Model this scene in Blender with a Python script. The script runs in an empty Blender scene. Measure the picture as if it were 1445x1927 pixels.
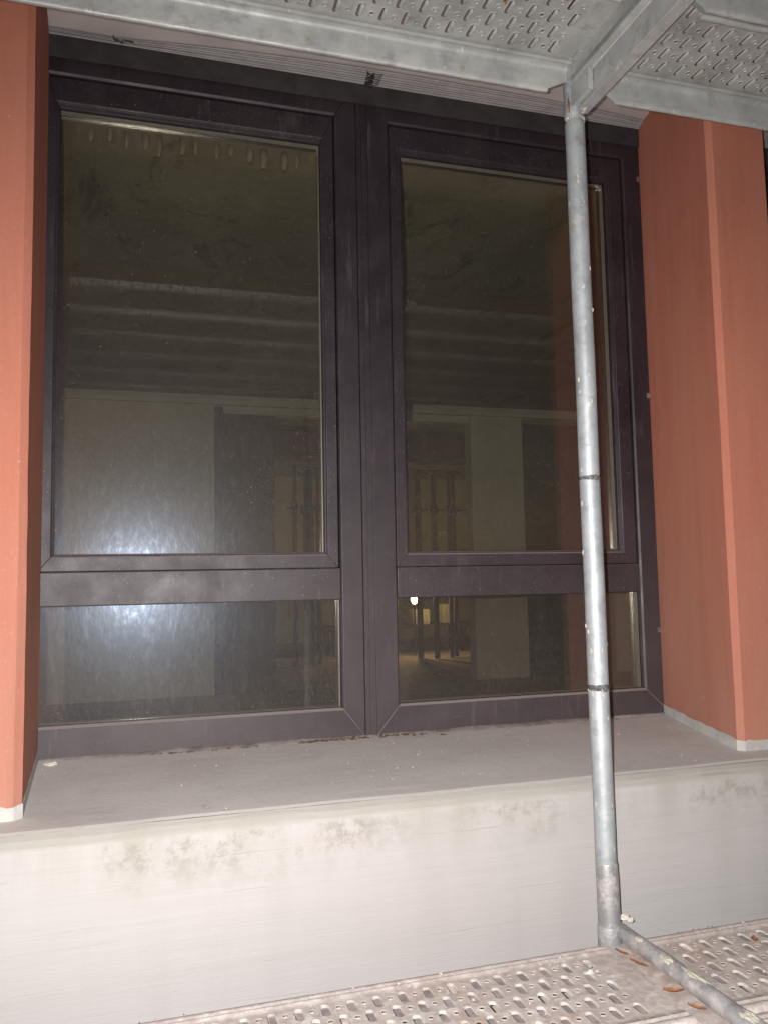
import bpy, math, random
from mathutils import Vector, Matrix
random.seed(7)
S = bpy.context.scene
COL = S.collection
PI = math.pi

# ------------------------------------------------------------------ camera
yaw, pitch, roll = math.radians(16.685), math.radians(4.744), math.radians(-1.083)
fwd = Vector((math.sin(yaw)*math.cos(pitch), math.cos(yaw)*math.cos(pitch), math.sin(pitch)))
rgt = Vector((math.cos(yaw), -math.sin(yaw), 0))
upv = rgt.cross(fwd)
r2 = rgt*math.cos(roll) + upv*math.sin(roll)
u2 = -rgt*math.sin(roll) + upv*math.cos(roll)
cd = bpy.data.cameras.new('camera')
cam = bpy.data.objects.new('camera', cd); COL.objects.link(cam)
cam.matrix_world = Matrix(((r2.x, u2.x, -fwd.x, 0), (r2.y, u2.y, -fwd.y, 0), (r2.z, u2.z, -fwd.z, 0), (0, 0, 0, 1)))
cd.sensor_fit = 'VERTICAL'; cd.sensor_height = 36.0; cd.lens = 28.35
cd.clip_start = 0.05; cd.clip_end = 500
S.camera = cam

# ------------------------------------------------------------------ world (night sky)
W = bpy.data.worlds.new("World"); S.world = W; W.use_nodes = True
wn = W.node_tree
bg = wn.nodes['Background']
sky = wn.nodes.new('ShaderNodeTexSky'); sky.sky_type = 'NISHITA'; sky.sun_disc = False
sky.sun_elevation = math.radians(2); sky.sun_rotation = math.radians(200)
wn.links.new(sky.outputs[0], bg.inputs[0]); bg.inputs[1].default_value = 0.03

# ------------------------------------------------------------------ the phone's flash (the lamp mirrored in the panes)
fl = bpy.data.lights.new('phone_flash', 'SPOT'); fl.energy = 308; fl.color = (1.0, 0.975, 0.955)
fl.spot_size = math.radians(168); fl.spot_blend = 1.0; fl.shadow_soft_size = 0.006
flo = bpy.data.objects.new('phone_flash', fl); COL.objects.link(flo)
flo.location = (-0.028, 0.004, 0.012)
flo.rotation_euler = (Vector((0.70, 1.85, -0.85)) - flo.location).to_track_quat('-Z', 'Y').to_euler()

# ------------------------------------------------------------------ exposure
S.view_settings.view_transform = 'Standard'; S.view_settings.look = 'None'
S.view_settings.gamma = 1; S.view_settings.exposure = 0; S.view_settings.use_curve_mapping = False
S.render.engine = 'CYCLES'
S.cycles.transparent_max_bounces = 24; S.cycles.max_bounces = 6; S.cycles.diffuse_bounces = 3; S.cycles.glossy_bounces = 3; S.cycles.transmission_bounces = 2
S.cycles.use_denoising = True

# ------------------------------------------------------------------ node helpers
class NT:
    def __init__(self, name):
        self.m = bpy.data.materials.new(name); self.m.use_nodes = True
        self.t = self.m.node_tree; self.t.nodes.clear()
        self.out = self.t.nodes.new('ShaderNodeOutputMaterial')
        self.tc = self.t.nodes.new('ShaderNodeTexCoord')
    def n(self, ty, **kw):
        nd = self.t.nodes.new(ty)
        for k, v in kw.items():
            if k.startswith('i_'):
                key = k[2:]; key = int(key) if key.isdigit() else key.replace('_', ' ')
                self.set(nd.inputs[key], v)
            else: setattr(nd, k, v)
        return nd
    def set(self, sock, v):
        if isinstance(v, bpy.types.NodeSocket): self.t.links.new(v, sock)
        else: sock.default_value = v
    def coord(self, scale=(1, 1, 1), src='Object'):
        return self.n('ShaderNodeMapping', i_Vector=self.tc.outputs[src], i_Scale=scale).outputs[0]
    def noise(self, scale, detail=4, rough=.55, stretch=(1, 1, 1), dist=0):
        return self.n('ShaderNodeTexNoise', i_Vector=self.coord(stretch), i_Scale=scale, i_Detail=detail,
                      i_Roughness=rough, i_Distortion=dist).outputs[0]
    def ramp(self, fac, lo, hi, a=0.0, b=1.0):
        return self.n('ShaderNodeMapRange', i_Value=fac, i_1=lo, i_2=hi, i_3=a, i_4=b, clamp=True).outputs[0]
    def mix(self, fac, a, b, mode='MIX'):
        nd = self.n('ShaderNodeMix', data_type='RGBA', blend_type=mode)
        self.set(nd.inputs[0], fac)
        for s, v in ((nd.inputs[6], a), (nd.inputs[7], b)):
            self.set(s, v if isinstance(v, bpy.types.NodeSocket) else (*v, 1))
        return nd.outputs[2]
    def math(self, op, a, b=0.0):
        nd = self.n('ShaderNodeMath', operation=op); self.set(nd.inputs[0], a); self.set(nd.inputs[1], b)
        return nd.outputs[0]
    def z(self):
        return self.n('ShaderNodeSeparateXYZ', i_0=self.n('ShaderNodeNewGeometry').outputs['Position']).outputs[2]
    def bump(self, h, strength=.3, dist=.002, prev=None):
        b = self.n('ShaderNodeBump', i_Height=h, i_Strength=strength, i_Distance=dist)
        if prev is not None: self.set(b.inputs['Normal'], prev)
        return b.outputs[0]
    def bsdf(self, color, rough=.6, metal=0.0, normal=None, spec=.5, **kw):
        p = self.n('ShaderNodeBsdfPrincipled')
        self.set(p.inputs['Base Color'], color if isinstance(color, bpy.types.NodeSocket) else (*color, 1))
        self.set(p.inputs['Roughness'], rough); self.set(p.inputs['Metallic'], metal)
        p.inputs['Specular IOR Level'].default_value = spec
        if normal is not None: self.set(p.inputs['Normal'], normal)
        self.t.links.new(p.outputs[0], self.out.inputs[0])
        return p

def plain(name, c1, c2, scale=12, rough=.7, bump=.15, bd=.001, metal=0, fine=90, spec=.4):
    t = NT(name)
    c = t.mix(t.ramp(t.noise(scale, 5), .35, .65), c1, c2)
    t.bsdf(c, rough, metal, t.bump(t.noise(fine, 4), bump, bd), spec)
    return t.m

# board-marked pale concrete
def mat_wall():
    t = NT('board_marked_concrete')
    base = t.mix(t.ramp(t.noise(2.2, 5), .3, .7), (.430, .410, .402), (.465, .446, .438))
    grain = t.noise(26, 8, .78, (.085, 1, 3.2))
    base = t.mix(t.ramp(grain, .45, .75, .0, .34), base, (.36, .345, .335))
    base = t.mix(t.ramp(grain, .42, .28, .0, .40), base, (.49, .475, .465))
    run = t.noise(11, 4, .55, (1, 1, .05))
    base = t.mix(t.ramp(run, .48, .72, 0, .30), base, (.35, .345, .32))
    base = t.mix(t.ramp(t.noise(1.1, 2), .45, .75, 0, .5), base, (.42, .37, .365))
    z = t.z()
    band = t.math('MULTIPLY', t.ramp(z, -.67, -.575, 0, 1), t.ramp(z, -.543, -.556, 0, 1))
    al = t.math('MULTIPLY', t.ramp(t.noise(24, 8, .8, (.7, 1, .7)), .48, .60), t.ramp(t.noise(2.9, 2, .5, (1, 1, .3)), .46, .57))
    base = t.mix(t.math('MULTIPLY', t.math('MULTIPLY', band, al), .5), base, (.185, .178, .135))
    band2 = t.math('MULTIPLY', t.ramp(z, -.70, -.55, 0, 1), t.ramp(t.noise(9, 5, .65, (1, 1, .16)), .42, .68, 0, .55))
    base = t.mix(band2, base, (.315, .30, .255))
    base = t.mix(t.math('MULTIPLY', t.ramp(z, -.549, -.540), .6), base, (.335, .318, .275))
    sep = t.n('ShaderNodeSeparateXYZ', i_0=t.n('ShaderNodeNewGeometry').outputs['Position'])
    wz = t.math('ADD', t.math('MULTIPLY', sep.outputs[2], 13.0), t.math('MULTIPLY', t.noise(1.7, 3, .5, (1, 1, .4)), .55))
    fr = t.math('ABSOLUTE', t.math('SUBTRACT', t.math('FRACT', wz), .5))
    line = t.ramp(fr, .030, .002)
    dash = t.ramp(t.noise(3.0, 7, .75, (1, 1, 6)), .50, .66)
    crack = t.math('MULTIPLY', line, dash)
    base = t.mix(t.math('MULTIPLY', crack, .20), base, (.22, .21, .20))
    scr = t.ramp(t.noise(20, 3, .6, (.16, 1, 5)), .69, .74)
    crack = t.math('MAXIMUM', crack, t.math('MULTIPLY', scr, .8))
    base = t.mix(t.math('MULTIPLY', scr, .35), base, (.24, .23, .22))
    pits = t.ramp(t.noise(60, 3, .6, (.35, 1, 1.8)), .70, .76)
    base = t.mix(t.math('MULTIPLY', pits, .18), base, (.25, .24, .23))
    h = t.math('ADD', grain, t.math('MULTIPLY', t.noise(150, 3, .65, (.06, 1, 1.8)), .7))
    nb = t.bump(h, .38, .0022)
    nb = t.bump(t.math('SUBTRACT', 0.0, t.math('ADD', crack, pits)), .45, .0012, nb)
    t.bsdf(base, .86, 0, nb, .25)
    return t.m

def mat_sill():
    t = NT('dusty_sill_coating')
    c = t.mix(t.ramp(t.noise(3, 6, .65, (.5, 1, 1)), .3, .7), (.56, .52, .505), (.68, .64, .615))
    c = t.mix(t.ramp(t.noise(26, 5, .7, (.35, 1.4, 1)), .56, .70, 0, .5), c, (.66, .63, .60))
    c = t.mix(t.ramp(t.noise(150, 2, .5, (.5, 1, 1)), .69, .74, 0, .75), c, (.78, .76, .73))
    c = t.mix(t.ramp(t.noise(120, 2, .5), .27, .24, 0, .7), c, (.22, .19, .18))
    c = t.mix(t.ramp(t.noise(1.9, 7, .72, (.8, 1.6, 1)), .50, .70, 0, .45), c, (.40, .35, .325))
    c = t.mix(t.ramp(t.noise(9, 7, .75, (.3, 1.5, 1)), .57, .70, 0, .55), c, (.74, .71, .68))
    c = t.mix(t.ramp(t.noise(13, 7, .78), .60, .70, 0, .45), c, (.33, .28, .26))
    t.bsdf(c, .8, 0, t.bump(t.noise(48, 8, .78), .55, .0022), .3)
    return t.m

def mat_pillar():
    t = NT('terracotta_facade_paint')
    c = t.mix(t.ramp(t.noise(2.0, 3, .5, (1, 1, .5)), .3, .7), (.410, .140, .092), (.455, .172, .116))
    c = t.mix(t.ramp(t.noise(8, 6, .7, (1.2, 1.2, .10)), .42, .72, 0, .45), c, (.50, .235, .165))
    c = t.mix(t.ramp(t.noise(10, 5, .65, (1.6, 1.6, .08)), .56, .70, 0, .35), c, (.30, .105, .065))
    c = t.mix(t.math('MULTIPLY', t.ramp(t.z(), .25, -.5, 0, .42), t.ramp(t.noise(3, 5, .65, (1, 1, .3)), .3, .6)), c, (.38, .275, .22))
    c = t.mix(t.ramp(t.noise(190, 3, .6, (1, 1, .5)), .62, .74, 0, .35), c, (.56, .34, .27))
    c = t.mix(t.ramp(t.noise(34, 4, .7), .70, .73, 0, .6), c, (.50, .38, .31))
    h = t.math('ADD', t.noise(210, 4, .7, (1, 1, .6)), t.math('MULTIPLY', t.noise(11, 5, .6, (1, 1, .4)), 1.4))
    t.bsdf(c, .82, 0, t.bump(h, .5, .0014), .28)
    return t.m

def mat_frame():
    t = NT('dark_anodised_frame')
    c = t.mix(t.ramp(t.noise(4, 4), .3, .7), (.016, .0105, .0155), (.023, .0155, .020))
    d = t.ramp(t.noise(7, 6, .68, (1, 1, .8)), .40, .78, .0, .07)
    low = t.ramp(t.z(), .55, -.5, 0.0, .22)         # cement dust plus lens veil haze painted in, both stronger near the sill
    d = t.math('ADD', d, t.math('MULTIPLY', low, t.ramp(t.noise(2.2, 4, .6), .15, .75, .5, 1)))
    # up-facing ledges hold dust
    nz = t.n('ShaderNodeSeparateXYZ', i_0=t.n('ShaderNodeNewGeometry').outputs['True Normal']).outputs[2]
    d = t.math('ADD', d, t.ramp(nz, .3, .9, 0, .6))
    streak = t.math('MULTIPLY', t.ramp(t.noise(55, 3, .5, (1, 1, .12)), .55, .75, 0, .16), t.ramp(t.noise(2.5, 2), .45, .6))
    d = t.math('ADD', d, streak)
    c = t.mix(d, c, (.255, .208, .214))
    c = t.mix(t.ramp(nz, .5, .95, 0, .75), c, (.46, .40, .38))
    c = t.mix(t.ramp(t.noise(300, 1, .5), .745, .77, 0, .7), c, (.5, .46, .45))
    t.bsdf(c, t.ramp(t.noise(9, 4), .3, .7, .42, .58), 0, t.bump(t.noise(330, 2), .12, .0004), .42)
    return t.m

def mat_galv(name, dust=0.0, tint=(.40, .425, .425), rust=0.0):
    t = NT(name)
    vor = t.n('ShaderNodeTexVoronoi', i_Vector=t.coord((1, 1, 1)), i_Scale=95.0).outputs['Color']
    v = t.n('ShaderNodeSeparateColor', i_0=vor).outputs[0]
    c = t.mix(t.ramp(t.noise(7, 6, .65), .3, .7), tuple(x*.72 for x in tint), tuple(min(1, x*1.28) for x in tint))
    c = t.mix(t.ramp(v, 0, 1, 0, .16), c, (.58, .61, .61))
    c = t.mix(t.ramp(t.noise(15, 6, .75), .54, .70, 0, .6), c, (.20, .20, .21))
    c = t.mix(t.ramp(t.noise(9, 7, .8), .55, .68, 0, .55), c, (.60, .60, .57))
    c = t.mix(t.ramp(t.noise(60, 3, .6, (1, 1, .35)), .66, .71, 0, .8), c, (.68, .66, .61))
    rm = t.ramp(t.noise(21, 5, .7), .64 - rust, .70 - rust, 0, .7)
    c = t.mix(rm, c, (.33, .30, .20))
    rough = t.ramp(t.noise(24, 4), .3, .7, .46, .66)
    metal = .38
    if dust > 0:
        dn = t.ramp(t.noise(13, 6, .72), .5 - dust*.45, .72 - dust*.3)
        dc = t.mix(t.ramp(t.noise(34, 5, .7), .35, .65), (.36, .30, .275), (.55, .49, .465))
        dc = t.mix(t.ramp(t.noise(4, 3), .5, .68, 0, .6), dc, (.38, .25, .19))
        dc = t.mix(t.ramp(t.noise(22, 6, .75, (1, 1, 1), .6), .54, .64, 0, .7), dc, (.66, .61, .57))
        c = t.mix(dn, c, dc)
        metal = t.math('SUBTRACT', .6, t.math('MULTIPLY', dn, .6)); rough = t.math('ADD', .5, t.math('MULTIPLY', dn, .3))
        nb = t.bump(t.math('ADD', t.noise(75, 5, .7), t.math('MULTIPLY', dn, .8)), .55, .0022)
    else:
        nb = t.bump(t.noise(42, 6, .7), .34, .0016)
    t.bsdf(c, rough, metal, nb, .4)
    return t.m

def mat_glass(name, tint, dust_hi, gloss):
    t = NT(name)
    nf = t.n('ShaderNodeLayerWeight', i_Blend=.5).outputs['Facing']
    fr = t.math('ADD', .040, t.math('MULTIPLY', t.math('POWER', nf, 5.0), .9))
    wob = t.bump(t.noise(2.2, 2, .4), .10, .002)
    tr = t.n('ShaderNodeBsdfTransparent', i_Color=(*tint, 1))
    gl = t.n('ShaderNodeBsdfGlossy', i_Roughness=.012, i_Color=(1, 1, 1, 1), i_Normal=wob)
    m1 = t.n('ShaderNodeMixShader', i_0=fr, i_1=tr.outputs[0], i_2=gl.outputs[0])
    if gloss == 0:
        t.t.links.new(m1.outputs[0], t.out.inputs[0]); return t.m
    fine = t.noise(120, 5, .7, (1, 1, .5))
    fleck = t.ramp(t.noise(62, 5, .7, (1, 1, .38)), .50, .74)
    big = t.ramp(t.noise(4, 5, .65), .3, .7, .72, 1)
    low = t.ramp(t.z(), 1.1, -.3, .25, 1.0)          # dust with painted-in brightness, denser low and left where the lit wall shows
    left = t.ramp(t.n('ShaderNodeSeparateXYZ', i_0=t.n('ShaderNodeNewGeometry').outputs['Position']).outputs[0], 1.4, .1, .72, 1.0)
    amt = t.math('MULTIPLY', t.math('MULTIPLY', big, low), left)
    dust = t.math('MULTIPLY', t.math('ADD', t.ramp(fine, .3, .7, .55, 1), t.math('MULTIPLY', fleck, .25)), amt)
    dirt = t.n('ShaderNodeBsdfDiffuse', i_Color=(.37, .325, .295, 1))
    rb = t.bump(t.noise(75, 4, .6, (1, 1, .45)), .30, .0008)
    rg = t.n('ShaderNodeBsdfGlossy', i_Roughness=.29, i_Color=(.60, .74, 1, 1), i_Normal=rb)
    rg2 = t.n('ShaderNodeBsdfGlossy', i_Roughness=.15, i_Color=(.60, .76, 1, 1), i_Normal=rb)
    m2 = t.n('ShaderNodeMixShader', i_0=t.math('MULTIPLY', dust, dust_hi), i_1=m1.outputs[0], i_2=dirt.outputs[0])
    m3 = t.n('ShaderNodeMixShader', i_0=t.math('MULTIPLY', t.math('ADD', t.math('MULTIPLY', fleck, .12), .40), gloss), i_1=m2.outputs[0], i_2=rg.outputs[0])
    m3b = t.n('ShaderNodeMixShader', i_0=t.math('MULTIPLY', t.math('ADD', t.math('MULTIPLY', fleck, .80), .14), gloss*.70), i_1=m3.outputs[0], i_2=rg2.outputs[0])
    spk = t.ramp(t.noise(260, 1, .5), .765, .785)
    sp = t.n('ShaderNodeBsdfDiffuse', i_Color=(.62, .60, .56, 1))
    m4 = t.n('ShaderNodeMixShader', i_0=t.math('MULTIPLY', spk, .5), i_1=m3b.outputs[0], i_2=sp.outputs[0])
    t.t.links.new(m4.outputs[0], t.out.inputs[0])
    return t.m

def mat_ceiling():
    t = NT('stained_raw_ceiling')
    c = t.mix(t.ramp(t.noise(1.3, 6, .65), .3, .7), (.20, .18, .12), (.36, .33, .235))
    c = t.mix(t.ramp(t.noise(4.5, 7, .7, (1, .45, 1), .8), .56, .66, 0, .75), c, (.09, .075, .05))
    c = t.mix(t.ramp(t.noise(3, 6, .7, (1, .5, 1)), .60, .70, 0, .6), c, (.48, .45, .38))
    t.bsdf(c, .9, 0, t.bump(t.noise(9, 6, .7), .6, .01), .2)
    return t.m

M = dict(
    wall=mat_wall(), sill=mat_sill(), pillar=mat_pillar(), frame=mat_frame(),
    mortar=plain('pale_mortar', (.40, .39, .37), (.52, .505, .48), 20, .85, .5, .002),
    fascia=plain('grey_black_fascia_sheet', (.024, .021, .024), (.042, .038, .040), 14, .75, .3, .001),
    gasket=plain('black_rubber', (.006, .005, .006), (.012, .011, .012), 14, .55),
    galv=mat_galv('galvanised_steel', 0, (.45, .465, .455)),
    plank=mat_galv('weathered_zinc_plank', 0, (.44, .45, .435), .01),
    plank_low=mat_galv('dust_caked_zinc_plank', .85),
    plug=plain('packed_grey_dust', (.20, .17, .165), (.36, .32, .31), 26, .85, .4, .001),
    tube_low=mat_galv('mortar_splashed_zinc_tube', .08, (.36, .36, .37)),
    tube=mat_galv('pole_zinc', 0, (.35, .375, .395)),
    spacer=plain('aluminium_spacer', (.62, .60, .55), (.72, .70, .66), 30, .32, .05, .0003, .8),
    glass=mat_glass('dusty_outer_glass', (.955, .945, .905), .105, .023),
    glass_in=mat_glass('clean_inner_glass', (.985, .98, .96), 0, 0),
    soffit=plain('soffit_render', (.44, .40, .385), (.54, .495, .48), 5, .85, .4, .002),
    slat=plain('grey_blind_slat', (.40, .38, .385), (.47, .45, .455), 30, .5, .1),
    slat_gap=plain('blind_gap_shade', (.03, .028, .032), (.05, .045, .05), 30, .7),
    cord=plain('dark_cord', (.02, .014, .014), (.045, .03, .028), 90, .8),
    plaster_in=plain('interior_plaster', (.52, .495, .44), (.62, .59, .53), 2.2, .85, .3, .002),
    ceil_in=mat_ceiling(),
    floor_in=plain('interior_screed', (.30, .22, .17), (.42, .32, .26), 3, .85, .4, .003),
    dark_in=plain('dark_door_leaf', (.035, .022, .018), (.06, .040, .034), 5, .6),
    red_in=plain('red_oxide_beam', (.12, .030, .014), (.17, .048, .022), 6, .7),
    prop=plain('rusty_prop_steel', (.05, .022, .014), (.09, .042, .025), 20, .7),
    ochre=plain('ochre_wall', (.42, .36, .20), (.50, .43, .26), 2, .85),
    box=plain('pale_board_box', (.38, .32, .20), (.50, .42, .28), 9, .8),
    leaf=plain('dead_leaf', (.34, .14, .07), (.17, .075, .045), 90, .7, .4),
    crumb=plain('mortar_crumb', (.36, .32, .29), (.62, .58, .54), 60, .9, .5),
    soil=plain('brown_silt', (.085, .050, .034), (.17, .105, .075), 70, .95, .8, .003),
    fillet=plain('grimy_mortar', (.17, .135, .125), (.30, .26, .245), 18, .9, .6, .002),
    clip=plain('dull_clip', (.12, .09, .08), (.2, .16, .14), 40, .7),
    chip=plain('white_chip', (.68, .64, .60), (.58, .54, .50), 60, .8, .5),
    asphalt=plain('asphalt', (.04, .04, .042), (.06, .058, .057), 3, .9),
    rustm=plain('rust', (.20, .065, .03), (.30, .11, .05), 60, .85, .6),
    tape=plain('soot_scuff', (.03, .03, .03), (.16, .16, .16), 120, .7, .4),
    yellow=plain('dried_mortar_splash', (.52, .49, .40), (.40, .37, .31), 60, .9, .8, .003),
    chrome=plain('polished_steel', (.75, .72, .66), (.8, .78, .72), 20, .12, 0, .001, 1),
)
t = NT('lit_bulb'); e = t.n('ShaderNodeEmission', i_Color=(1, .80, .42, 1), i_Strength=30.0)
t.t.links.new(e.outputs[0], t.out.inputs[0]); M['bulb'] = t.m

# ------------------------------------------------------------------ mesh helpers (all coordinates are world metres)
class MB:
    def __init__(self): self.v = []; self.f = []; self.s = []
    def add(self, vs, fs, smooth=False):
        o = len(self.v); self.v += [tuple(p) for p in vs]
        for f in fs: self.f.append([i+o for i in f]); self.s.append(smooth)
        return self
    def box(self, x0, x1, y0, y1, z0, z1):
        return self.add([(x, y, z) for z in (z0, z1) for y in (y0, y1) for x in (x0, x1)],
                        [(0, 2, 3, 1), (4, 5, 7, 6), (0, 1, 5, 4), (2, 6, 7, 3), (0, 4, 6, 2), (1, 3, 7, 5)])
    def prism(self, poly, axis, a, b, smooth=False):
        """poly: 2D points; extruded along axis 'x' (poly=(y,z)), 'y' (x,z) or 'z' (x,y) from a to b"""
        f = {'x': lambda p, t: (t, p[0], p[1]), 'y': lambda p, t: (p[0], t, p[1]), 'z': lambda p, t: (p[0], p[1], t)}[axis]
        n = len(poly); vs = [f(p, a) for p in poly] + [f(p, b) for p in poly]
        fs = [(i, (i+1) % n, n+(i+1) % n, n+i) for i in range(n)]
        fs += [tuple(range(n))[::-1], tuple(range(n, 2*n))]
        return self.add(vs, fs, smooth)
    def tube(self, p0, p1, r, n=24, caps=True, r1=None):
        p0 = Vector(p0); p1 = Vector(p1); d = (p1-p0).normalized()
        a = d.orthogonal().normalized(); b = d.cross(a); r1 = r if r1 is None else r1
        vs = []
        for p, q in ((p0, r), (p1, r1)):
            for i in range(n):
                w = 2*PI*i/n; vs.append(p + a*math.cos(w)*q + b*math.sin(w)*q)
        o = len(self.v)
        self.add(vs, [(i, (i+1) % n, n+(i+1) % n, n+i) for i in range(n)], True)
        if caps: self.f += [[o+i for i in range(n)][::-1], [o+n+i for i in range(n)]]; self.s += [False, False]
        return self
    def lathe(self, c, prof, n=32):
        """vertical lathe round (cx, cy); prof = [(r, z, dx)]"""
        vs = []
        for r, z, dx in prof:
            for i in range(n):
                w = 2*PI*i/n; vs.append((c[0]+dx+r*math.cos(w), c[1]+r*math.sin(w), z))
        fs = [(k*n+i, k*n+(i+1) % n, (k+1)*n+(i+1) % n, (k+1)*n+i) for k in range(len(prof)-1) for i in range(n)]
        return self.add(vs, fs, True)
    def blob(self, c, rx, ry, rz, seed=0, n=6, m=4):
        rr = random.Random(seed); vs = [(c[0], c[1], c[2]+rz)]
        for j in range(1, m):
            for i in range(n):
                th = PI*j/m; ph = 2*PI*i/n + j*.3; k = rr.uniform(.7, 1.15)
                vs.append((c[0]+rx*k*math.sin(th)*math.cos(ph), c[1]+ry*k*math.sin(th)*math.sin(ph), c[2]+rz*k*math.cos(th)))
        vs.append((c[0], c[1], c[2]-rz))
        fs = [(0, 1+i, 1+(i+1) % n) for i in range(n)]
        for j in range(m-2):
            for i in range(n):
                a = 1+j*n+i; b = 1+j*n+(i+1) % n; fs.append((a, a+n, b+n, b))
        l = len(vs)-1; q = 1+(m-2)*n
        fs += [(l, q+(i+1) % n, q+i) for i in range(n)]
        return self.add(vs, fs, False)

def base_of(parent):
    return parent['_b'] if parent is not None and '_b' in parent else (0, 0, 0)

def obj(name, mb, mat, parent=None, bevel=0.0, base=None, kind=None, solid=0.0, seg=2):
    b = base if base is not None else (tuple(base_of(parent)) if parent is not None else (0, 0, 0))
    me = bpy.data.meshes.new(name)
    me.from_pydata([(x-b[0], y-b[1], z-b[2]) for x, y, z in mb.v], [], mb.f)
    me.polygons.foreach_set('use_smooth', mb.s)
    me.materials.append(mat); me.update()
    o = bpy.data.objects.new(name, me); COL.objects.link(o)
    if parent is not None: o.parent = parent
    if base is not None: o.location = base
    if parent is not None: o['_b'] = tuple(b)
    if kind: o['kind'] = kind
    if solid:
        s = o.modifiers.new('thickness', 'SOLIDIFY'); s.thickness = solid; s.offset = -1
    if bevel:
        m = o.modifiers.new('edge', 'BEVEL'); m.width = bevel; m.segments = seg; m.limit_method = 'ANGLE'; m.angle_limit = math.radians(40)
    return o

def tag(o, label=None, cat=None, group=None, kind=None):
    if label: o['label'] = label
    if cat: o['category'] = cat
    if group: o['group'] = group
    if kind: o['kind'] = kind
    return o

def thing(name, loc, label, cat, group=None):
    o = bpy.data.objects.new(name, None); COL.objects.link(o)
    o.empty_display_size = .1; o.location = loc; o['_b'] = tuple(loc)
    return tag(o, label, cat, group)

def copy_tree(o, parent=None):
    c = o.copy(); COL.objects.link(c)
    if parent is not None: c.parent = parent
    for ch in list(o.children): copy_tree(ch, c)
    return c

# ================================================================== SETTING
g = MB().box(-150, 150, -150, 150, -4.2, -4.0); obj('ground', g, M['asphalt'], kind='structure')

YW = 2.42            # outer face of the window frame
ZS0, ZS1 = -.518, -.480   # sill height at wall edge and at the frame
def sill_z(y): return ZS0 + (y-1.85)*(ZS1-ZS0)/(YW-1.85)

# --- concrete spandrel wall below the window
wall = thing('concrete_wall', (0.7, 1.95, -4.0), 'pale board-marked concrete wall with algae spots under the dusty window sill', 'wall')
w = MB()
N = 170
prof = [(2.60, -4.0), (1.85, -4.0), (1.85, -.5485), (1.8535, -.539), (1.862, -.527), (1.873, sill_z(1.873)-.0005), (2.60, sill_z(1.873)-.0005)]
vs = []; fs = []
xs = [-1.9 + 5.2*i/N for i in range(N+1)]
rr = random.Random(3)
wob = [0]
for i in range(N+1):
    x = xs[i]
    a = .0022*math.sin(x*9)+.0016*math.sin(x*23+1)+rr.uniform(-.0008, .0008)
    for k, (y, z) in enumerate(prof):
        if k in (2, 3, 4, 5): vs.append((x, y + (a*.6 if k in (3, 4) else 0), z + a*(1, 1, .6, 0)[k-2]))
        else: vs.append((x, y, z))
P = len(prof)
for i in range(N):
    for k in range(P-1):
        fs.append((i*P+k, i*P+k+1, (i+1)*P+k+1, (i+1)*P+k))
fs = [f[::-1] for f in fs]
w.add(vs, fs)
obj('wall_body', w, M['wall'], wall)

# coated sill slab: a thin wedge on the concrete with a ragged front edge
w = MB(); vs = []; fs = []
N = 260; rr = random.Random(5)
for i in range(N+1):
    x = -1.9 + 5.2*i/N
    yf = 1.8745 + .0022*math.sin(x*5+.4)+.0014*math.sin(x*17)+rr.uniform(-.0009, .0009)
    vs += [(x, yf, sill_z(yf)-.0006), (x, yf+.012, sill_z(yf+.012)+.0022), (x, 2.1, sill_z(2.1)+.0022), (x, 2.60, sill_z(2.60)+.0022)]
for i in range(N):
    for k in range(3): fs.append((i*4+k, (i+1)*4+k, (i+1)*4+k+1, i*4+k+1))
w.add(vs, fs)
obj('window_sill', w, M['sill'], wall)
SZ = lambda y: sill_z(y)+.0022

# --- lintel with plastered soffit
lin = thing('lintel_wall', (0.7, 2.1, 1.616), 'pinkish grey plastered soffit and lintel above the dark window, mostly behind the steel planks', 'wall')
obj('soffit', MB().box(-1.9, 3.3, 1.85, 2.60, 1.617, 1.640), M['soffit'], lin)
obj('lintel_face', MB().box(-1.9, 3.3, 1.853, 2.597, 1.6405, 3.6), M['wall'], lin)

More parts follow.
